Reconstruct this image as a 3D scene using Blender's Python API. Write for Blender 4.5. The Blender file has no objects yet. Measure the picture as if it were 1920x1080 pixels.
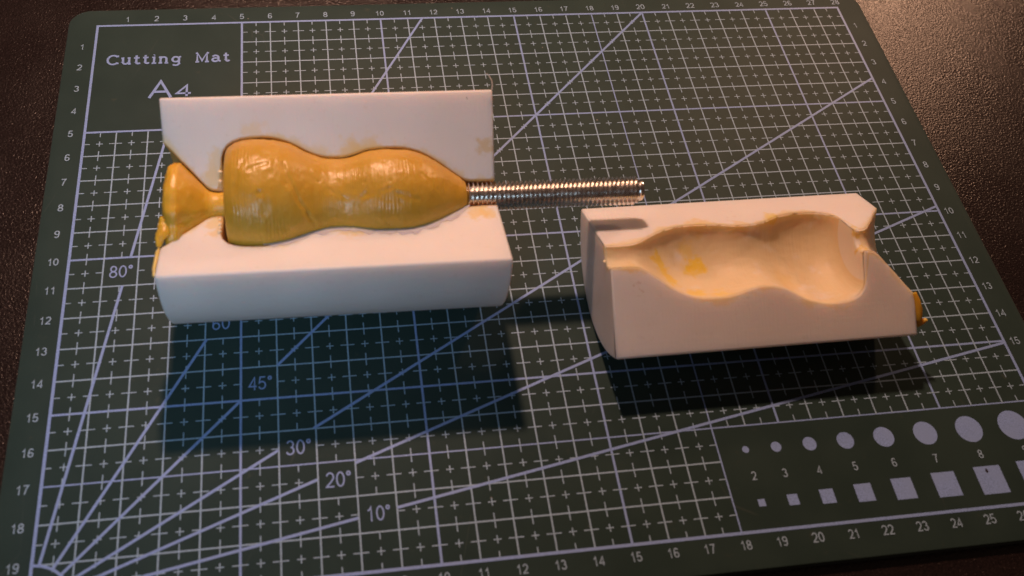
import bpy, bmesh, math, random
from mathutils import Vector, Matrix, noise
random.seed(7)
S = 0.01                       # everything below is written in centimetres
scene = bpy.context.scene
col = scene.collection
D = math.radians

# ------------------------------------------------------------------ camera
cd = bpy.data.cameras.new('camera'); cam = bpy.data.objects.new('camera', cd); col.objects.link(cam)
rv = Vector((2.5782654, -0.1309356, 0.1449255))
Rm = Matrix.Rotation(rv.length, 3, rv.normalized())
M3 = Matrix((Rm[0], -Rm[1], -Rm[2])).transposed()
cam.matrix_world = Matrix.Translation(Vector((7.8918, -26.0015, 23.0439)) * S) @ M3.to_4x4()
cd.sensor_width = 36; cd.lens = 1692.43 / 1920 * 36
cd.shift_x = (960 - 859.78) / 1920; cd.shift_y = (537.17 - 540) / 1920
cd.clip_start = 0.01; cd.clip_end = 20
cd.dof.use_dof = True; cd.dof.focus_distance = 0.315; cd.dof.aperture_fstop = 15
scene.camera = cam

# ------------------------------------------------------------------ light
w = bpy.data.worlds.new('World'); scene.world = w; w.use_nodes = True
bg = w.node_tree.nodes['Background']; bg.inputs[0].default_value = (1.0, .58, .42, 1); bg.inputs[1].default_value = .05
def lamp(name, kind, loc, energy, color, **k):
    ld = bpy.data.lights.new(name, kind); ld.energy = energy; ld.color = color
    for a, b in k.items(): setattr(ld, a, b)
    o = bpy.data.objects.new(name, ld); col.objects.link(o); o.location = Vector(loc) * S
    return o
def aim(o, target):
    o.rotation_euler = (Vector(target) * S - o.location).to_track_quat('-Z', 'Y').to_euler()
# ceiling lamp behind the mat, a low warm lamp far to the right, a cool torch from the left front
lamp('ceiling_lamp', 'POINT', (8, 19.5, 45), 10.6, (1, .56, .39), shadow_soft_size=.015)
lamp('desk_lamp', 'POINT', (66, 46, 38), 5.0, (1, .54, .33), shadow_soft_size=.03)
sp = lamp('cool_light', 'SPOT', (-4, -38, 30), 2.5, (.57, .78, 1), spot_size=D(46), spot_blend=1.0, shadow_soft_size=.06)
aim(sp, (2, -8, 1))
scene.view_settings.view_transform = 'Standard'; scene.view_settings.look = 'None'
scene.view_settings.exposure = 0; scene.view_settings.gamma = 1
scene.render.engine = 'CYCLES'

# ------------------------------------------------------------------ material helpers
class N:
    def __init__(s, name):
        s.m = bpy.data.materials.new(name); s.m.use_nodes = True
        s.t = s.m.node_tree; s.b = s.t.nodes['Principled BSDF']
        tc = s.n('ShaderNodeTexCoord'); s.v = s.vm('SCALE', tc.outputs['Object'], None, scale=100.0)   # centimetres
    def n(s, typ, **k):
        x = s.t.nodes.new(typ)
        for a, b in k.items(): setattr(x, a, b)
        return x
    def put(s, sock, val):
        if hasattr(val, 'links') or isinstance(val, bpy.types.NodeSocket): s.t.links.new(val, sock)
        else: sock.default_value = val
    def vm(s, op, a, b=None, scale=None):
        x = s.n('ShaderNodeVectorMath', operation=op); s.put(x.inputs[0], a)
        if b is not None: s.put(x.inputs[1], b)
        if scale is not None: x.inputs['Scale'].default_value = scale
        return x.outputs['Value'] if op in ('LENGTH', 'DISTANCE', 'DOT_PRODUCT') else x.outputs['Vector']
    def ma(s, op, a, b=0.0, clamp=False):
        x = s.n('ShaderNodeMath', operation=op, use_clamp=clamp); s.put(x.inputs[0], a); s.put(x.inputs[1], b); return x.outputs[0]
    def ns(s, scale, detail=3, rough=.5, vec=None):
        x = s.n('ShaderNodeTexNoise'); x.inputs['Scale'].default_value = scale; x.inputs['Detail'].default_value = detail
        x.inputs['Roughness'].default_value = rough; s.put(x.inputs['Vector'], vec or s.v); return x.outputs['Fac']
    def rng(s, val, a, b, c=0.0, d=1.0):
        x = s.n('ShaderNodeMapRange', interpolation_type='SMOOTHSTEP'); s.put(x.inputs[0], val)
        for i, q in enumerate((a, b, c, d)): s.put(x.inputs[i + 1], q)
        return x.outputs[0]
    def mix(s, f, a, b):
        x = s.n('ShaderNodeMix', data_type='RGBA'); s.put(x.inputs[0], f)
        s.put(x.inputs[6], a if not isinstance(a, tuple) else (*a, 1)); s.put(x.inputs[7], b if not isinstance(b, tuple) else (*b, 1)); return x.outputs[2]
    def map(s, scale):
        x = s.n('ShaderNodeMapping'); s.put(x.inputs[0], s.v); x.inputs['Scale'].default_value = scale; return x.outputs[0]
    def bump(s, h, strength, dist, chain=None):
        x = s.n('ShaderNodeBump'); x.inputs['Strength'].default_value = strength; x.inputs['Distance'].default_value = dist * S
        s.put(x.inputs['Height'], h)
        if chain is not None: s.put(x.inputs['Normal'], chain)
        return x.outputs[0]
    def set(s, **k):
        for a, b in k.items(): s.put(s.b.inputs[a.replace('_', ' ')], (*b, 1) if isinstance(b, tuple) and len(b) == 3 and 'Color' in a else b)
        return s.m

def mat_table():
    g = N('dark_grained_table')
    n1 = g.ns(13, 2, .6); n2 = g.ns(24, 2, .6); n3 = g.ns(.35, 3)
    c = g.mix(g.rng(n2, .35, .7), (.005, .003, .003), (.018, .011, .011))
    c = g.mix(g.rng(g.ns(21, 1), .70, .76), c, (.09, .07, .065))
    return g.set(Base_Color=c, Roughness=g.rng(n3, .3, .7, .24, .30), Normal=g.bump(n1, .85, .022), Specular_IOR_Level=.5)
def mat_mat():
    g = N('dark_green_cutting_mat')
    n1 = g.ns(.5, 4); n2 = g.ns(70, 2, .6); n3 = g.ns(3, 5, .6)
    c = g.mix(g.rng(n1, .3, .7), (.023, .047, .043), (.029, .056, .051))
    c = g.mix(g.rng(n3, .62, .8), c, (.044, .064, .052))
    vo = g.n('ShaderNodeTexVoronoi'); g.put(vo.inputs['Vector'], g.v); vo.inputs['Scale'].default_value = 1.6
    sep = g.n('ShaderNodeSeparateColor'); g.put(sep.inputs[0], vo.outputs['Color'])
    lim = g.ma('MULTIPLY', g.rng(sep.outputs[0], .72, 1.0), .055)
    dust = g.ma('MULTIPLY', g.ma('LESS_THAN', vo.outputs['Distance'], lim), .8)
    c = g.mix(dust, c, (.20, .21, .19))
    # old knife cuts, faint and pale
    cut = g.n('ShaderNodeTexVoronoi', feature='DISTANCE_TO_EDGE'); cut.inputs['Scale'].default_value = .16; g.put(cut.inputs['Vector'], g.map((1, .35, 1)))
    sc = g.ma('MULTIPLY', g.rng(cut.outputs['Distance'], .0022, .0008), g.rng(g.ns(.7, 3), .52, .66))
    c = g.mix(g.ma('MULTIPLY', sc, .35), c, (.07, .09, .08))
    return g.set(Base_Color=c, Roughness=.5, Normal=g.bump(n2, .5, .006), Specular_IOR_Level=.20, Sheen_Weight=.14, Sheen_Roughness=.35)
def mat_ink():
    g = N('lavender_white_ink')
    n = g.ns(26, 3, .65); n2 = g.ns(1.5, 3)
    c = g.mix(g.rng(n, .3, .62), (.15, .25, .46), (.26, .41, .80))
    c = g.mix(g.rng(n2, .35, .75), c, (.23, .36, .66))
    return g.set(Base_Color=c, Roughness=.42, Normal=g.bump(g.ns(55, 2), .5, .006), Specular_IOR_Level=.4)
def mat_thin_ink():
    g = N('pale_grey_ink')
    n = g.ns(30, 3, .65)
    c = g.mix(g.rng(n, .3, .62), (.16, .27, .36), (.33, .51, .70))
    return g.set(Base_Color=c, Roughness=.42, Normal=g.bump(g.ns(55, 2), .5, .006), Specular_IOR_Level=.4)

L, R = 8.98, 2.946
FL, FR = D(18.74), D(-31.37)
CAV = [(0, 1.75), (.25, 1.48), (.53, 1.14), (.74, .90), (.92, .69), (1.06, .53), (1.2, .44), (1.35, .42), (1.50, .42), (1.505, .8), (1.51, 1.3), (1.56, 1.46), (1.68, 1.62),
       (1.84, 1.72), (2.05, 1.785), (2.3, 1.815), (2.6, 1.82), (2.85, 1.79), (3.08, 1.73), (3.3, 1.65), (3.5, 1.55), (3.7, 1.43), (3.9, 1.33), (4.1, 1.26), (4.3, 1.215), (4.5, 1.20), (4.7, 1.21),
       (4.88, 1.235), (5.05, 1.28), (5.25, 1.34), (5.45, 1.39), (5.7, 1.415), (5.95, 1.425), (6.2, 1.42), (6.45, 1.395), (6.65, 1.35), (6.85, 1.28), (7.05, 1.18), (7.25, 1.06), (7.45, .92), (7.65, .77), (7.85, .62), (8.0, .52),
       (8.12, .46), (8.3, .43), (8.6, .42), (L, .42)]
def prof(u):
    for (a, ra), (b, rb) in zip(CAV, CAV[1:]):
        if a <= u <= b: return ra + (rb - ra) * (u - a) / (b - a)
    return CAV[-1][1]

def loc(x, phi, r): return Vector((x, -math.cos(phi) * r, R + math.sin(phi) * r))

def mat_plastic(name, flip, stains_and_shade, film, film_color, rim_f):
    g = N(name)
    sx = g.n('ShaderNodeSeparateXYZ'); g.put(sx.inputs[0], g.v)
    u = sx.outputs[0] if not flip else g.ma('SUBTRACT', L, sx.outputs[0])
    z = g.ma('SUBTRACT', sx.outputs[2], R)
    r = g.ma('SQRT', g.ma('ADD', g.ma('MULTIPLY', sx.outputs[1], sx.outputs[1]), g.ma('MULTIPLY', z, z)))
    fc = g.n('ShaderNodeFloatCurve'); cv = fc.mapping.curves[0]
    pts = [CAV[i] for i in range(0, len(CAV), 1) if i not in (8, 9)]
    while len(cv.points) < len(pts): cv.points.new(.5, .5)
    for p, (a, b) in zip(cv.points, pts): p.location = (min(1, a / L), b / 3); p.handle_type = 'VECTOR'
    fc.mapping.update(); g.put(fc.inputs['Value'], g.ma('DIVIDE', u, L))
    d = g.ma('SUBTRACT', r, g.ma('MULTIPLY', fc.outputs[0], 3.0))
    n1 = g.ns(1.1, 4, .6); n2 = g.ns(5, 4, .6); n3 = g.ns(.5, 2)
    base = g.mix(g.rng(n3, .3, .7), (.80, .775, .75), (.83, .81, .79))
    base = g.mix(g.ma('MULTIPLY', g.rng(n2, .58, .8), .38), base, (.66, .61, .54))
    # wax soaked into the rim of the cavity and a thin film inside it
    wid = g.ma('ADD', .10, g.ma('MULTIPLY', g.rng(n1, .38, .68), .36))
    rim = g.ma('MULTIPLY', g.rng(d, 0.0, wid, 1, 0), g.rng(d, -.06, -.01))
    rim = g.ma('MULTIPLY', rim, g.rng(n1, .24, .48))
    base = g.mix(g.ma('MULTIPLY', rim, rim_f), base, (.80, .62, .26))
    inside = g.ma('MULTIPLY', g.rng(d, .10, .035), g.rng(n1, .25, .75, film * .8, film))
    base = g.mix(inside, base, film_color)
    warp = g.vm('ADD', g.v, g.vm('SCALE', g.n('ShaderNodeTexNoise').outputs['Color'], None, scale=0.0))
    nz = g.n('ShaderNodeTexNoise'); nz.inputs['Scale'].default_value = 4.5; nz.inputs['Detail'].default_value = 5; g.put(nz.inputs['Vector'], g.v)
    warp = g.vm('ADD', g.v, g.vm('SCALE', g.vm('SUBTRACT', nz.outputs['Color'], (.5, .5, .5)), None, scale=.75))
    for p, rad, c, f in stains_and_shade:
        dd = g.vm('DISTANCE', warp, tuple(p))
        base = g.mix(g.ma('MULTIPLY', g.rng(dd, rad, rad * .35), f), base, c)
    # printed layers lie across the axis; a few scratches run over them
    wv = g.n('ShaderNodeTexWave', bands_direction='X'); g.put(wv.inputs['Vector'], g.v); wv.inputs['Scale'].default_value = 11; wv.inputs['Distortion'].default_value = .5
    b = g.bump(wv.outputs['Fac'], .25, .005)
    w2 = g.n('ShaderNodeTexWave', bands_direction='X'); g.put(w2.inputs['Vector'], g.v); w2.inputs['Scale'].default_value = 2.6; w2.inputs['Distortion'].default_value = 1.2; w2.inputs['Detail'].default_value = 3
    b = g.bump(g.ma('MULTIPLY', w2.outputs['Fac'], g.rng(g.ns(.8, 3), .42, .7)), .15, .010, b)
    b = g.bump(g.ns(3, 4, .6, g.map((6, .5, .5))), .45, .012, b)
    b = g.bump(g.ns(2, 3, .6, g.map((.25, 5, 5))), .42, .010, b)
    b = g.bump(g.ns(9, 3), .30, .012, b)
    return g.set(Base_Color=base, Roughness=g.rng(n1, .3, .7, .42, .56), Normal=b, Specular_IOR_Level=.35,
                 Subsurface_Weight=.7, Subsurface_Radius=(1.0, .72, .52), Subsurface_Scale=.0065)
def mat_wax(name, a, b_, c_, sss=.5):
    g = N(name)
    n1 = g.ns(.8, 4, .6); n2 = g.ns(4, 4, .6); n3 = g.ns(2.2, 3)
    c = g.mix(g.rng(n1, .3, .7), a, b_)
    c = g.mix(g.ma('MULTIPLY', g.rng(n2, .56, .76), .5), c, c_)
    wv = g.n('ShaderNodeTexWave', bands_direction='X'); g.put(wv.inputs['Vector'], g.v); wv.inputs['Scale'].default_value = 5.5; wv.inputs['Distortion'].default_value = 1.6; wv.inputs['Detail'].default_value = 2
    msk = g.rng(g.ns(.9, 2), .54, .70)
    h = g.ma('MULTIPLY', wv.outputs['Fac'], msk)
    b = g.bump(h, .4, .012)
    b = g.bump(g.ns(3.2, 3, .55, g.map((1.8, 1, 1))), .42, .04, b)
    b = g.bump(g.ns(16, 2), .25, .012, b)
    return g.set(Base_Color=c, Roughness=g.rng(n3, .3, .7, .28, .44), Normal=b, Specular_IOR_Level=.48,
                 Subsurface_Weight=sss, Subsurface_Radius=(1.0, .5, .12), Subsurface_Scale=.0035)
def mat_steel():
    g = N('zinc_plated_steel')
    n = g.ns(8, 3)
    return g.set(Base_Color=g.mix(g.rng(n, .3, .7), (.74, .72, .69), (.84, .82, .79)), Metallic=1.0, Roughness=g.rng(n, .3, .7, .18, .28), Normal=g.bump(g.ns(25, 2), .06, .004))

# ------------------------------------------------------------------ mesh helpers
def link(name, me, m, parent=None):
    o = bpy.data.objects.new(name, me); col.objects.link(o)
    if m is not None and not me.materials: me.materials.append(m)
    if parent is not None: o.parent = parent
    return o
def mesh(name, verts, faces, scale=S):
    me = bpy.data.meshes.new(name); me.from_pydata([tuple(Vector(v) * scale) for v in verts], [], faces); me.update(); return me
def fix(me, ang=35, smooth=True):
    bm = bmesh.new(); bm.from_mesh(me); bmesh.ops.recalc_face_normals(bm, faces=bm.faces)
    for f in bm.faces: f.smooth = smooth
    for e in bm.edges: e.smooth = len(e.link_faces) == 2 and e.calc_face_angle(0) < D(ang)
    bm.to_mesh(me); bm.free(); return me
def thing(name, label, cat, loc_=(0, 0, 0), rz=0, group=None):
    o = bpy.data.objects.new(name, None); col.objects.link(o); o.empty_display_size = .01
    o.location = Vector(loc_) * S; o.rotation_euler = (0, 0, rz); o['label'] = label; o['category'] = cat
    if group: o['group'] = group
    return o
def tube(pts, rad, seg=8, cap=True):
    """closed tube along points with a radius for each"""
    vs, fs = [], []
    pts = [Vector(p) for p in pts]
    for i, p in enumerate(pts):
        t = (pts[min(i + 1, len(pts) - 1)] - pts[max(i - 1, 0)]).normalized()
        a = t.orthogonal().normalized() if i == 0 else (a - t * a.dot(t)).normalized()
        b = t.cross(a); r = rad[i] if hasattr(rad, '__len__') else rad
        for k in range(seg): q = 2 * math.pi * k / seg; vs.append(p + (a * math.cos(q) + b * math.sin(q)) * r)
    for i in range(len(pts) - 1):
        for k in range(seg): fs.append((i * seg + k, i * seg + (k + 1) % seg, (i + 1) * seg + (k + 1) % seg, (i + 1) * seg + k))
    if cap: fs += [tuple(range(seg))[::-1], tuple((len(pts) - 1) * seg + k for k in range(seg))]
    return vs, fs

# ------------------------------------------------------------------ table
def build_table():
    vs = [(-45, -50, -.3), (75, -50, -.3), (75, 60, -.3), (-45, 60, -.3), (-45, -50, -3.3), (75, -50, -3.3), (75, 60, -3.3), (-45, 60, -3.3)]
    fs = [(0, 1, 2, 3), (7, 6, 5, 4), (0, 4, 5, 1), (1, 5, 6, 2), (2, 6, 7, 3), (3, 7, 4, 0)]
    o = link('table_top', mesh('table_top', vs, fs), mat_table()); o['kind'] = 'structure'
build_table()

# ------------------------------------------------------------------ cutting mat and its print
INK, INK2 = mat_ink(), mat_thin_ink()
mat_root = thing('cutting_mat', 'dark green cutting mat with a centimetre grid lying on the dark table', 'cutting mat', (14, -10, -.3))
OFF = Vector((14, -10, -.3))
def P(x, y, z=0): return Vector((x, -y, z)) - OFF
def build_mat():
    x0, x1, y0, y1, rc = -1.0, 29.0, -.82, 20.97, .75
    ring = []
    for cx, cy, a0 in ((x1 - rc, y1 - rc, 0), (x0 + rc, y1 - rc, 90), (x0 + rc, y0 + rc, 180), (x1 - rc, y0 + rc, 270)):
        for k in range(13): a = D(a0 + k * 7.5); ring.append((cx + rc * math.cos(a), cy + rc * math.sin(a), math.cos(a), math.sin(a)))
    lev = [(-.299, 0.0), (-.03, 0.0), (-.009, .009), (0, .03)]
    vs, fs, n = [], [], len(ring)
    for z, ins in lev:
        for x, y, nx, ny in ring: vs.append(P(x - nx * ins, y - ny * ins, z))
    for i in range(len(lev) - 1):
        for k in range(n): fs.append((i * n + k, i * n + (k + 1) % n, (i + 1) * n + (k + 1) % n, (i + 1) * n + k))
    fs += [tuple(range(n)), tuple((len(lev) - 1) * n + k for k in range(n))]
    link('sheet', fix(mesh('sheet', vs, fs), 50), mat_mat(), mat_root)
build_mat()
class Flat:
    def __init__(s): s.v, s.f = [], []
    def line(s, a, b, wd, z):
        a, b = Vector(a), Vector(b); t = (b - a).normalized(); n = Vector((-t.y, t.x)) * wd / 2
        i = len(s.v); s.v += [P(*q, z) for q in (a + n, b + n, b - n, a - n)]; s.f.append((i, i + 1, i + 2, i + 3))
    def poly(s, pts, z): i = len(s.v); s.v += [P(*q, z) for q in pts]; s.f.append(tuple(range(i, i + len(pts))))
    def strokes(s, pts, wd, z, closed=False):
        pts = [Vector(p) for p in pts]; n = len(pts)
        lo, hi = [], []
        for i, p in enumerate(pts):
            pr = pts[(i - 1) % n] if (i or closed) else None; nx = pts[(i + 1) % n] if (i < n - 1 or closed) else None
            t1 = (p - pr).normalized() if pr else None; t2 = (nx - p).normalized() if nx else None
            t = ((t1 or t2) + (t2 or t1)).normalized(); m = Vector((-t.y, t.x))
            c = max(.5, abs(m.dot(Vector((-(t1 or t2).y, (t1 or t2).x)))))
            lo.append(p + m * wd / 2 / c); hi.append(p - m * wd / 2 / c)
        i0 = len(s.v); s.v += [P(*q, z) for q in lo + hi]
        for i in range(n if closed else n - 1): j = (i + 1) % n; s.f.append((i0 + i, i0 + j, i0 + n + j, i0 + n + i))
    def build(s, name, m, parent):
        me = mesh(name, s.v, s.f)
        bm = bmesh.new(); bm.from_mesh(me)
        for f in bm.faces:
            f.normal_update()
            if f.normal.z < 0: f.normal_flip()
        bm.to_mesh(me); bm.free()
        return link(name, me, m, parent)
CELL = {80: (1, 10), 60: (4, 12), 45: (5, 14), 30: (6, 16), 20: (7, 17), 10: (8, 18)}
def inlabel(x, y): return any(cx <= x <= cx + 1 and cy <= y <= cy + 1 for cx, cy in CELL.values())
def ingrid(x, y): return 0 <= x <= 28 and 0 <= y <= 20 and not (x < 5 and y < 5) and not (x > 18 and y > 17)
Z = .0016
def build_print():
    major = []
    for axis in (0, 1):
        for i in range(1, 20 if axis else 28):
            f = Flat(); wd = .064 if i % 5 == 0 else .042
            if axis == 0:
                a = 5 if i < 5 else 0; b = 20 if i <= 18 else 17
                f.line((i, a), (i, b), wd, Z * (3 if axis else 2))
                f.build('grid_line', INK if i % 5 == 0 or i == 18 else INK2, mat_root)
            else:
                a = 5 if i < 5 else 0; b = 28 if i <= 17 else 18
                f.line((a, i), (b, i), wd, Z)
                f.build('grid_line', INK if i % 5 == 0 or i == 17 else INK2, mat_root)
    f = Flat()
    for i in range(28):
        for j in range(20):
            if not ingrid(i + .5, j + .5): continue
            if not inlabel(i + .5, j + .5):
                x, y, a, h = i + .5, j + .5, .105, .015
                f.poly([(x - a, y - h), (x - h, y - h), (x - h, y - a), (x + h, y - a), (x + h, y - h), (x + a, y - h), (x + a, y + h), (x + h, y + h), (x + h, y + a), (x - h, y + a), (x - h, y + h), (x - a, y + h)], Z * 3)
            lb = inlabel(i + .5, j + .5)
            if not lb:
                h = .015
                f.poly([(i, j + .5 - h), (i + .2, j + .5 - h), (i + .2, j + .5 + h), (i, j + .5 + h)], Z * 3)
                f.poly([(i + 1, j + .5 - h), (i + 1, j + .5 + h), (i + .8, j + .5 + h), (i + .8, j + .5 - h)], Z * 3)
                f.poly([(i + .5 - h, j), (i + .5 + h, j), (i + .5 + h, j + .2), (i + .5 - h, j + .2)], Z * 3)
                f.poly([(i + .5 - h, j + 1), (i + .5 - h, j + .8), (i + .5 + h, j + .8), (i + .5 + h, j + 1)], Z * 3)
    o = f.build('half_centimetre_marks', INK2, mat_root); o['kind'] = 'stuff'
    f = Flat(); f.strokes([(0, 0), (28, 0), (28, 20), (0, 20)], .085, Z * 5, True); f.build('border_line', INK, mat_root)
    f = Flat(); f.strokes([(0, 5), (5, 5), (5, 0)], .075, Z * 6); f.build('title_box_line', INK, mat_root)
    for a in (80, 60, 45, 30, 20, 10):
        c, s_ = math.cos(D(a)), math.sin(D(a)); cx, cy = CELL[a]
        end = min(28 / c, 20 / s_)
        if a == 80: end = 15 / s_
        ts = [1.0]; t = 1.0; inside = False
        while t < end:
            now = cx - .02 <= c * t <= cx + 1.0 and cy <= 20 - s_ * t <= cy + 1.0
            if now != inside: ts.append(t); inside = now
            t += .01
        ts.append(end - .03)
        f = Flat()
        for k in range(0, len(ts) - 1, 2): f.line((c * ts[k], 20 - s_ * ts[k]), (c * ts[k + 1], 20 - s_ * ts[k + 1]), .078, Z * 4)
        f.build('angle_line', INK, mat_root)
    f = Flat(); f.strokes([(math.cos(D(q)), 20 - math.sin(D(q))) for q in range(0, 91, 5)], .07, Z * 7); f.build('angle_arc', INK, mat_root)
    for n, x in zip(range(2, 10), (18.8, 19.7, 20.7, 21.78, 22.95, 24.23, 25.6, 27.0)):
        f = Flat(); f.poly([(x + n * .05 * math.cos(q * math.pi / 24), 17.71 + n * .05 * math.sin(q * math.pi / 24)) for q in range(48)], Z); f.build('printed_circle', INK, mat_root)
        h = n * .05; f = Flat(); f.poly([(x - h, 19.24 - h), (x + h, 19.24 - h), (x + h, 19.24 + h), (x - h, 19.24 + h)], Z); f.build('printed_square', INK, mat_root)
build_print()
TXT = {}
def arc(cx, cy, rx, ry, a0, a1, n=12): return [(cx + rx * math.cos(D(a0 + (a1 - a0) * k / n)), cy + ry * math.sin(D(a0 + (a1 - a0) * k / n))) for k in range(n + 1)]
DIG = {'0': [(arc(.29, .5, .23, .44, 0, 345, 23), 1)], '1': [([(.12, .70), (.26, .78), (.35, .96), (.35, 0)], 0)],
 '2': [(arc(.29, .68, .22, .26, 165, -25, 10) + [(.36, .38), (.10, .12), (.06, .06), (.54, .06)], 0)],
 '3': [(arc(.28, .71, .20, .23, 160, -75, 10), 0), (arc(.28, .29, .23, .24, 85, -165, 12), 0)],
 '4': [([(.42, 0), (.42, .94), (.04, .27), (.56, .27)], 0)],
 '5': [([(.50, .94), (.15, .94), (.09, .50)] + arc(.28, .33, .23, .27, 130, -160, 13), 0)],
 '6': [(arc(.29, .29, .22, .24, 0, 345, 20), 1), ([(.07, .28), (.09, .58)] + arc(.31, .66, .21, .28, 160, 30, 8), 0)],
 '7': [([(.05, .94), (.53, .94), (.36, .62), (.22, 0)], 0)],
 '8': [(arc(.29, .73, .19, .21, 0, 345, 18), 1), (arc(.29, .27, .23, .22, 0, 345, 20), 1)],
 '9': [(arc(.29, .71, .22, .24, 0, 345, 20), 1), ([(.51, .72), (.49, .42)] + arc(.27, .34, .21, .28, -20, -150, 8), 0)],
 '\u00b0': [(arc(.16, .84, .10, .11, 0, 340, 14), 1)]}
def text_mesh(body):
    if body in TXT: return TXT[body]
    f = Flat(); x = 0; lay = 0; k = 1.0
    for ch in body:
        for st, cl in DIG[ch]:
            f.strokes([(x + px, -py) for px, py in st], .125 if len(body) < 3 else .105, lay * .0006, bool(cl)); lay += 1
        x += .66
    me = mesh('digits', f.v, f.f)
    bm = bmesh.new(); bm.from_mesh(me)
    for q in bm.faces:
        q.normal_update()
        if q.normal.z < 0: q.normal_flip()
    bm.to_mesh(me); bm.free()
    xs = [v.co.x for v in me.vertices]; ys = [v.co.y for v in me.vertices]; zs = min(v.co.z for v in me.vertices)
    h = (max(ys) - min(ys)) / S; mx, my = (max(xs) + min(xs)) / 2, (max(ys) + min(ys)) / 2
    for v in me.vertices: v.co = ((v.co.x - mx) / h, (v.co.y - my) / h, v.co.z - zs)
    TXT[body] = me; return me
def text(name, body, x, y, h, m, wide=1.0):
    me = text_mesh(body); o = link(name, me, m, mat_root)
    o.location = P(x, y, Z * 8) * S; o.scale = (h * wide, h, 1); return o
for i in range(1, 20):
    text('printed_number', str(i), -.44, i + .02, .27, INK2, 1.05); text('printed_number', str(i), 28.36, i + .02, .27, INK2, 1.05)
for i in range(1, 29):
    text('printed_number', str(i), i, -.31, .27, INK2); text('printed_number', str(i), i + .03, 20.31, .27, INK2)
for n, x in zip(range(2, 10), (18.8, 19.7, 20.7, 21.78, 22.95, 24.23, 25.6, 27.0)): text('printed_number', str(n), x, 18.48, .25, INK2)
for a, (cx, cy) in CELL.items(): text('angle_number', '%d\u00b0' % a, cx + .52, cy + .5, .43, INK, .95)
def build_title():
    # stroke lettering with small slab ends; unit box: x width, y up 0..1
    arc = lambda cx, cy, rx, ry, a0, a1, n=12: [(cx + rx * math.cos(D(a0 + (a1 - a0) * k / n)), cy + ry * math.sin(D(a0 + (a1 - a0) * k / n))) for k in range(n + 1)]
    G = {
     'C': (1.05, [arc(.5, .5, .48, .5, 38, 322), [(.88, .80), (.88, 1.0)], [(.88, .2), (.9, .02)]]),
     'u': (.95, [[(.02, .66), (.18, .66), (.18, .22)] + arc(.42, .22, .24, .21, 180, 290, 6) + [(.72, .2)], [(.56, .66), (.72, .66), (.72, .01), (.88, .01)]]),
     't': (.66, [[(.26, .95), (.26, .2)] + arc(.42, .2, .16, .19, 180, 300, 6) + [(.58, .12)], [(.04, .66), (.52, .66)]]),
     'i': (.5, [[(.06, .66), (.24, .66), (.24, .01)], [(.04, .01), (.44, .01)], [(.21, .90), (.27, .97)]]),
     'n': (.98, [[(.02, .66), (.18, .66), (.18, .01)], [(.02, .01), (.34, .01)], [(.18, .42)] + arc(.44, .42, .25, .24, 150, 0, 8) + [(.69, .01)], [(.54, .01), (.86, .01)]]),
     'g': (.92, [arc(.4, .38, .29, .28, 0, 360, 16), [(.69, .62), (.69, -.1)] + arc(.42, -.1, .27, .2, 0, -150, 8), [(.69, .62), (.86, .66)]]),
     'M': (1.28, [[(.18, .01), (.18, .99), (.60, .12), (1.02, .99), (1.02, .01)], [(.02, .01), (.34, .01)], [(.86, .01), (1.2, .01)], [(.02, .99), (.18, .99)], [(1.02, .99), (1.2, .99)]]),
     'a': (.92, [[(.12, .54)] + arc(.38, .44, .26, .23, 140, 0, 8) + [(.64, .08), (.84, .01)], arc(.36, .2, .25, .19, 60, 330, 12), [(.5, .37), (.64, .4)]]),
     'A': (1, [[(.02, 0), (.5, 1), (.98, 0)], [(.2, .36), (.8, .36)]]),
     '4': (1, [[(.7, 0), (.7, 1), (.04, .28), (.98, .28)]]),
    }
    def write(name, s, x, y, h, width, wd, gap=.12):
        adv = sum((G[c][0] if c != ' ' else .95) + gap for c in s) - gap
        k = width / adv; f = Flat(); cx = x; lay = 0
        for c in s:
            if c != ' ':
                for st in G[c][1]:
                    f.strokes([(cx + px * k, y - py * h) for px, py in st], wd, Z * (8 + lay % 5)); lay += 1
            cx += ((G[c][0] if c != ' ' else .95) + gap) * k
        f.build(name, INK, mat_root)
    write('title_lettering', 'Cutting Mat', .46, 1.93, .43, 4.15, .075)
    write('size_lettering', 'A', 1.93, 3.56, .76, .74, .10); write('size_lettering', '4', 2.82, 3.53, .50, .50, .085)
build_title()
def build_specks():
    # ink blot on the largest whole square and crumbs that lie on the mat
    f = Flat(); f.poly([(25.57 + .04 * math.cos(q) * (1 + .3 * math.sin(3 * q)), 18.97 + .07 * math.sin(q)) for q in [k * .5236 for k in range(12)]], Z * 2)
    g = N('dark_blot'); f.build('dark_blot', g.set(Base_Color=(.02, .02, .03), Roughness=.5), mat_root)
build_specks()

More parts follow.
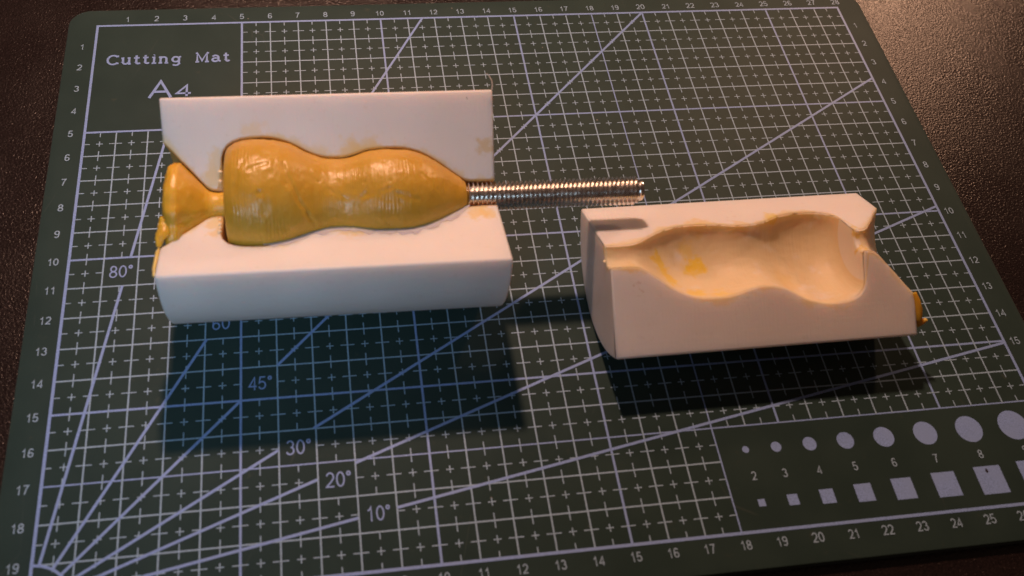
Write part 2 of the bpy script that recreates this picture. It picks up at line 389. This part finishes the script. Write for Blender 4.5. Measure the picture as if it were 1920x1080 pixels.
# ------------------------------------------------------------------ mould pieces
def wob(p, s, a): return noise.noise(Vector(p) * s) * a + noise.noise(Vector(p) * s * 2.7) * a * .5
def lathe_sector(profile, p0, p1, seg, flip):
    """closed (x, r) section swept about the axis from angle p0 to p1, with flat ends"""
    vs, fs, n = [], [], len(profile)
    for k in range(seg + 1):
        ph = p0 + (p1 - p0) * k / seg
        for u, r in profile:
            if r < R - .01:
                q = loc(u, ph, r); g = 1 if flip else .4
                r += g * (wob(q, 2.2, .012) + noise.noise(q * 7) * .007)
                if 1.6 < u < 8: r += g * .006 * math.sin(u * 26) * max(0, noise.noise(q * .9 + Vector((4, 0, 0))) + .1)
            else:
                r += wob(loc(u, ph, r), 1.1, .005)
                if not flip:                                   # the big piece is a little fuller below its front edge
                    a = ph - math.tau; t = (FL - a) / (FL + math.pi / 2)
                    if 0 < t < 1: r += .17 * math.sin(math.pi * t)
            vs.append(loc(L - u if flip else u, ph, r))
    for k in range(seg):
        for i in range(n): j = (i + 1) % n; fs.append((k * n + i, k * n + j, (k + 1) * n + j, (k + 1) * n + i))
    fs += [tuple(range(n)), tuple(seg * n + i for i in range(n))]
    return vs, fs
def fine(c):
    out = []
    for (a, ra), (b, rb) in zip(c, c[1:]):
        n = max(1, int((b - a) / .06)) if flat_ok(a, b) else 1
        out += [(a + (b - a) * k / n, ra + (rb - ra) * k / n) for k in range(n)]
    return out + [c[-1]]
def flat_ok(a, b): return b - a > .1
SECTION = [(0, R)] + fine(CAV) + [(L, R)]
def piece(parent, p0, p1, seg, flip, m):
    vs, fs = lathe_sector(SECTION, p0, p1, seg, flip)
    me = mesh('mould_body', vs, fs); fix(me, 32)
    o = link('body', me, m, parent)
    b = o.modifiers.new('edge', 'BEVEL'); b.width = .06 * S; b.segments = 3; b.limit_method = 'ANGLE'; b.angle_limit = D(42); b.use_clamp_overlap = False
    return o
YEL = (.80, .58, .20)
left = thing('mould_piece', 'white plastic mould piece cradling the amber wax casting', 'mould', (3.4234, -10.5387, .002), D(-.795), 'pieces of the casting mould')
mL = mat_plastic('white_printed_plastic', False, [(loc(8.78, FL + D(120), 1.42), .36, (.72, .58, .34), .75), (loc(8.35, FL, .80), .42, YEL, .65), (loc(8.68, FL, .84), .36, YEL, .6), (loc(1.3, FL, .75), .42, YEL, .6), (loc(1.4, FL, 1.15), .30, YEL, .55),
        (loc(1.25, FL + D(120), .80), .48, YEL, .6), (loc(1.4, FL + D(120), 1.3), .36, YEL, .45), (loc(5.0, FL + D(120), 1.38), .48, YEL, .6), (loc(5.6, FL + D(120), 1.5), .42, YEL, .4), (loc(2.4, FL + D(120), 1.95), .45, YEL, .35), (loc(4.9, FL, 1.40), .40, YEL, .5),
        (loc(2.3, FL - D(32), R + .15), .04, (.08, .07, .07), .8), (loc(8.3, FL + D(120), 2.72), .05, (.3, .25, .2), .7)], .95, (.62, .30, .06), .85)
piece(left, FL + D(120), FL + D(360), 96, False, mL)
right = thing('mould_piece', 'white plastic wedge mould piece with an empty hollow, lying apart on the right', 'mould', (15.2686, -12.8112, .002), D(.25), 'pieces of the casting mould')
SM = (.86, .62, .07)
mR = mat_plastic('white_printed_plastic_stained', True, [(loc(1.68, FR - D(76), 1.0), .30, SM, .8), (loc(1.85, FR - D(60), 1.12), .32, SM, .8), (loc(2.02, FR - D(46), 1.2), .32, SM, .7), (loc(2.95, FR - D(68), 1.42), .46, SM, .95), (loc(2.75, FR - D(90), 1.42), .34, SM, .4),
        (loc(2.65, FR - D(20), 1.42), .42, SM, .6), (loc(3.3, FR - D(15), 1.41), .40, SM, .5), (loc(7.55, FR - D(34), .45), .22, (.80, .56, .12), .8), (loc(7.5, FR - D(118), .45), .22, (.80, .56, .12), .8),
        (loc(5.45, FR - D(118), 1.60), .36, SM, .6), (loc(3.2, FR - D(118), 1.41), .5, YEL, .5), (loc(4.3, FR - D(119), 1.2), .38, YEL, .5), (loc(.2, FR - D(100), .42), .25, (.8, .7, .4), .4), (loc(5.6, FR - D(45), 1.62), .55, YEL, .4), (loc(.6, FR - D(9), .45), .28, YEL, .4), (loc(.75, FR, .95), .11, (.55, .40, .30), .4), (loc(.85, FR, 1.15), .07, (.5, .36, .28), .45)], .40, (.80, .66, .44), .7)  # the last two dark marks are painted shade of small chipped dents
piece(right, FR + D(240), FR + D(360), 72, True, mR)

# ------------------------------------------------------------------ wax casting, broken sprue and threaded rod
def lathe_full(rings, seg, rad):
    vs, fs = [], []
    for u, r in rings:
        for k in range(seg): ph = 2 * math.pi * k / seg; uu, rr = rad(u, r, ph); vs.append(loc(uu, ph, rr))
    n = len(rings)
    for i in range(n - 1):
        for k in range(seg): fs.append((i * seg + k, i * seg + (k + 1) % seg, (i + 1) * seg + (k + 1) % seg, (i + 1) * seg + k))
    fs += [tuple(range(seg)), tuple((n - 1) * seg + k for k in range(seg))]
    return vs, fs
def build_wax():
    root = thing('wax_casting', 'lumpy amber wax casting in the white mould, a steel rod in its end', 'wax casting', (3.4234, -10.5387, .002), D(-.795))
    us = [1.625, 1.635, 1.65, 1.68] + [1.70 + .02 * i for i in range(316)] + [8.05, 8.1, 8.13]
    sh = .018
    rings = []
    for u in us:
        r = prof(max(1.52, u - .05)) - sh
        if u < 1.66: r = {1.625: .9, 1.635: 1.24, 1.65: 1.36}.get(u, r)
        if u > 8.04: r = {8.05: .47, 8.1: .45, 8.13: .405}[u]
        rings.append((u, r))
    ridges = [(2.15, 98, .42, 16), (2.2, 48, .40, 20), (6.35, 92, .35, 13), (5.75, 78, .3, 12), (5.9, 48, .5, 14), (3.0, 30, .4, 14), (7.2, 70, .3, 15)]
    creases = [((3.15, 92), (3.75, 42), .035), ((3.75, 42), (3.9, 28), .028), ((2.35, 84), (2.75, 90), .03), ((1.95, 66), (2.15, 92), .022), ((5.2, 58), (6.0, 66), .02), ((6.1, 60), (6.7, 52), .022), ((2.6, 62), (3.0, 72), .018), ((6.8, 84), (7.2, 66), .018), ((4.3, 70), (4.9, 55), .014)]
    pits = [(random.uniform(1.9, 7.8), random.uniform(20, 125), random.uniform(.02, .055)) for _ in range(46)]
    def rad(u, r, ph):
        d = (math.degrees(ph) + 180) % 360 - 180
        p = loc(u, ph, r); dr = wob(p, 1.3, .018) + wob(p, 3.4, .010) + noise.noise(p * 11) * .002
        if -10 < d < 150 and 1.7 < u < 8:
            for a, b, w1, w2 in ridges:
                q = ((u - a) / w1) ** 2 + ((d - b) / w2) ** 2
                if q < 4: dr += .0065 * math.exp(-q * 1.5) * math.sin(u * 70 + 2.5 * noise.noise(p * 3)) 
            for (a, b), (c, e), w1 in creases:
                k = r / 57.3; v = Vector(((c - a), (e - b) * k)); t = max(0, min(1, ((u - a) * v.x + (d - b) * k * v.y) / v.dot(v)))
                q = math.hypot(u - a - t * v.x + .10 * noise.noise(p * 2.2), (d - b) * k - t * v.y) + .035 * noise.noise(p * 6)
                dr -= w1 * .8 * math.exp(-(q / (w1 * 1.6)) ** 2) - w1 * .22 * math.exp(-((q - .12) / .08) ** 2)
            for a, b, w1 in pits:
                q = (u - a) ** 2 + ((d - b) * r / 57.3) ** 2
                if q < w1 * w1 * 6: dr -= w1 * .45 * math.exp(-q / (w1 * w1))
        return u, r + dr
    vs, fs = lathe_full(rings, 220, rad)
    link('body', fix(mesh('wax_body', vs, fs), 80), mat_wax('amber_wax', (.55, .315, .030), (.61, .36, .045), (.69, .44, .10)), root)
    # thin flash of wax squeezed onto the front face along the edge of the hollow
    fm = mat_wax('pale_wax_flash', (.82, .60, .30), (.84, .66, .38), (.86, .70, .45))
    def flash(name, u0, u1, phi, side, wd, th=.02, m=None):
        n = int((u1 - u0) / .06); vs, fs = [], []
        for k in range(n + 1):
            u = u0 + (u1 - u0) * k / n
            e = min(1, k / 4, (n - k) / 4)
            q = wd * e * (.55 + 1.0 * abs(noise.noise(Vector((u * 2.3, phi, 1.7)))) + .5 * noise.noise(Vector((u * 7, 3, phi)))) + .006
            b = loc(u, phi, prof(u) - .03); t = loc(u, phi, prof(u) + q)
            nrm = loc(u, phi + D(90) * side, 1) - loc(u, phi + D(90) * side, 0)
            z = th + th * .7 * noise.noise(Vector((u * 9, 1, 1)))
            vs += [b + nrm * .002, t + nrm * .002, t + nrm * (.004 + z * .5), b + nrm * (.01 + z)]
        for k in range(n):
            for a in range(4): fs.append((k * 4 + a, k * 4 + (a + 1) % 4, k * 4 + 4 + (a + 1) % 4, k * 4 + 4 + a))
        fs += [(0, 1, 2, 3), tuple(n * 4 + a for a in (3, 2, 1, 0))]
        link(name, fix(mesh(name, vs, fs), 50), m or fm, root)
    flash('wax_flash', 4.2, 5.5, FL, 1, .05); flash('wax_flash', 6.3, 8.0, FL, 1, .07)
    film = mat_wax('clear_wax_film', (.80, .72, .60), (.82, .74, .64), (.84, .72, .55))
    flash('wax_film', 2.6, 6.2, FL, 1, .20, .006, film); flash('wax_film', 6.0, 8.2, FL, 1, .30, .008, film)
build_wax()
def refine(rings, k=3):
    return [(a + (c - a) * i / k, b + (d - b) * i / k) for (a, b), (c, d) in zip(rings, rings[1:]) for i in range(k)] + [rings[-1]]
def build_sprue():
    root = thing('wax_sprue', 'amber wax funnel plug with a thin broken neck at the mould\'s left end', 'wax sprue', (3.4234, -10.5387, .002), D(-.795))
    rings = [(.06, .05), (.05, .5), (.05, .85), (.08, 1.04), (.16, 1.18), (.28, 1.24), (.42, 1.22), (.52, 1.11), (.62, 1.0), (.74, .87), (.84, .75), (.94, .63), (1.04, .51), (1.14, .43), (1.25, .395), (1.38, .39), (1.48, .40), (1.55, .41), (1.57, .30)]
    def rad(u, r, ph):
        d = math.degrees(ph) % 360
        k = math.exp(-((((d - 5) + 180) % 360 - 180) / 34) ** 2)         # towards the viewer the plug runs out to the rim
        q = loc(u, ph, r)
        rr = r + (wob(q, 2.2, .028) + noise.noise(q * 9) * .007) * min(1, r)
        dd = (d + 180) % 360 - 180
        if u < 1.1:                                                   # folds where the plug tore
            f = max(0, 1 - u / 1.1)
            rr += f * (.07 * math.exp(-((dd - 16) / 9) ** 2) - .09 * math.exp(-((dd - 34) / 6) ** 2) + .05 * math.exp(-((dd - 50) / 8) ** 2) + .05 * abs(noise.noise(q * 3.5)) - .02)
        if u < .45: u += wob(q + Vector((3, 1, 0)), 2.2, .05); rr += .03 * abs(noise.noise(q * 4.5))
        if u < .5:
            rr += k * .27 * min(1, r / 1.1); u -= k * .05 * min(1, r)
        if u > 1.5: u += noise.noise(Vector((math.cos(ph) * 3, math.sin(ph) * 3, 0))) * .03
        return u, rr
    vs, fs = lathe_full(refine(rings), 120, rad)
    wm = mat_wax('golden_wax', (.66, .38, .035), (.72, .44, .05), (.80, .54, .16), .6)
    link('plug', fix(mesh('wax_plug', vs, fs), 60), wm, root)
    # ragged lip and run of wax over the end of the mould
    pts = [loc(.10, FL + D(28), 1.12), loc(.08, FL + D(16), 1.26), loc(.06, FL + D(7), 1.40), loc(.0, FL + D(1), 1.52), loc(-.05, FL - D(3), 1.66)]
    pts = [pts[int(t)].lerp(pts[min(4, int(t) + 1)], t % 1) for t in [k * .25 for k in range(17)]]
    vs, fs = tube(pts, [.05 + .13 * math.sin(math.pi * min(1, (k + 2) / 17)) for k in range(17)], 20)
    cc = sum(pts, Vector()) / 17; nrm = (loc(0, FL + D(70), 1) - loc(0, FL + D(70), 0))
    vs = [v - nrm * (v - cc).dot(nrm) * .55 for v in vs]
    vs = [v + Vector((wob(v, 4, .05) + noise.noise(v * 13) * .025, wob(v + Vector((5, 0, 0)), 4, .07), wob(v, 5, .04) + noise.noise(v * 15) * .02)) for v in vs]
    link('torn_lip', fix(mesh('torn_lip', vs, fs), 70), wm, root)
    pts = [loc(-.02, FL - D(1), 1.72), loc(-.04, FL - D(2), 1.95), loc(-.07, FL - D(3), 2.15), loc(-.08, FL - D(3), 2.45), loc(-.06, FL - D(3.5), 2.72)]
    vs, fs = tube(pts, [.03, .055, .075, .055, .03], 10)
    vs = [v + Vector((wob(v, 6, .025), wob(v, 5, .05), wob(v, 5, .04))) for v in vs]
    link('wax_run', fix(mesh('wax_run', vs, fs), 70), mat_wax('thin_pale_wax', (.74, .52, .14), (.78, .60, .24), (.82, .66, .34)), root)
build_sprue()
def build_rod():
    root = thing('threaded_rod', 'zinc plated threaded steel rod sticking out of the wax casting', 'threaded rod', (3.4234, -10.5387, .002), D(-.795))
    pitch, ro, ri, seg = .127, .412, .315, 40
    x0, x1 = 7.6, 13.14; turns = (x1 - x0) / pitch
    n = int(turns * seg); vs, fs = [], []
    sec = [(0, ri), (.06, ri), (.44, ro), (.56, ro), (.94, ri)]
    for k in range(n + 1):
        t = k / seg; a = 2 * math.pi * t
        for q, r in sec:
            x = x0 + (t + q) * pitch
            lim = ro - max(0, x - (x1 - .09)) * .9; r2 = min(r, lim)
            vs.append(loc(x, a, r2))
    m = len(sec)
    for k in range(n):
        for i in range(m - 1): fs.append((k * m + i, k * m + i + 1, (k + 1) * m + i + 1, (k + 1) * m + i))
        if k + seg <= n: pass
    for k in range(n - seg):                      # root strip between one turn and the next
        fs.append((k * m + m - 1, (k + 1) * m + m - 1, (k + 1 + seg) * m, (k + seg) * m))
    st = mat_steel()
    link('thread', fix(mesh('rod_thread', vs, fs), 40), st, root)
    vs, fs = lathe_full([(7.6, .1), (7.6, .305), (x1 + .06, .305), (x1 + .115, .29), (x1 + .118, .05)], 48, lambda u, r, p: (u, r))
    link('core', fix(mesh('rod_core', vs, fs), 35), st, root)
build_rod()

# ------------------------------------------------------------------ small details on the mould pieces
def build_details():
    wax = mat_wax('golden_drip', (.66, .38, .03), (.72, .45, .06), (.80, .55, .2), .6)
    # dried drip on the wedge's end
    pts = [loc(L - .03, FR + D(4 + 356 - 360), 1.72), loc(L + .05, FR - D(1), 1.95), loc(L + .10, FR - D(2), 2.25), loc(L + .12, FR - D(3), 2.5), loc(L + .16, FR - D(4), 2.62), loc(L + .30, FR - D(4), 2.58), loc(L + .36, FR - D(2), 2.50)]
    vs, fs = tube(pts, [.05, .10, .13, .12, .11, .09, .05], 12)
    vs = [v + Vector((wob(v, 5, .03), wob(v, 4, .05), wob(v, 5, .05))) for v in vs]
    o = link('wax_drip', fix(mesh('wax_drip', vs, fs), 70), wax, right); o['label'] = 'golden wax drip dried on the end'
    # hair of plastic at the corner
    c = loc(L - .02, FL + D(120), R - .01)
    vs, fs = tube([c, c + Vector((.01, .06, .12)), c + Vector((-.02, .10, .26)), c + Vector((-.10, .16, .38)), c + Vector((-.17, .2, .44))], [.02, .014, .012, .010, .006], 6)
    link('plastic_hair', fix(mesh('plastic_hair', vs, fs)), mL, left)
    # crumbs of wax round the groove and the hollow
    pale = mat_wax('pale_crumb', (.84, .70, .46), (.86, .74, .5), (.9, .8, .6), 0)
    spots = [(right, loc(-.02, FR + D(300), .47), .05), (right, loc(.12, FR - D(8), .45), .04), (right, loc(.03, FR - D(30), .45), .05), (right, loc(.3, FR - D(8), .44), .05), (right, loc(.42, FR - D(10), .44), .04),
             (right, loc(.55, FR - D(6), .45), .035), (left, loc(1.42, FL + D(1), .62), .045), (left, loc(1.44, FL + D(1), .85), .055), (left, loc(1.46, FL + D(1), 1.02), .05), (left, loc(1.45, FL + D(1), 1.2), .06), (left, loc(1.43, FL + D(119), .7), .05), (left, loc(1.45, FL + D(119), .95), .05)]
    for par, p, r in spots:
        bm = bmesh.new(); bmesh.ops.create_icosphere(bm, subdivisions=2, radius=r * S)
        q = random.random() * 9
        for v in bm.verts: v.co *= 1 + .6 * noise.noise(v.co / S * 14 + Vector((q, q, 0))); v.co.z *= .7
        for f in bm.faces: f.smooth = True
        me = bpy.data.meshes.new('wax_crumb'); bm.to_mesh(me); bm.free()
        o = link('wax_crumb', me, pale, par); o.location = p * S
build_details()
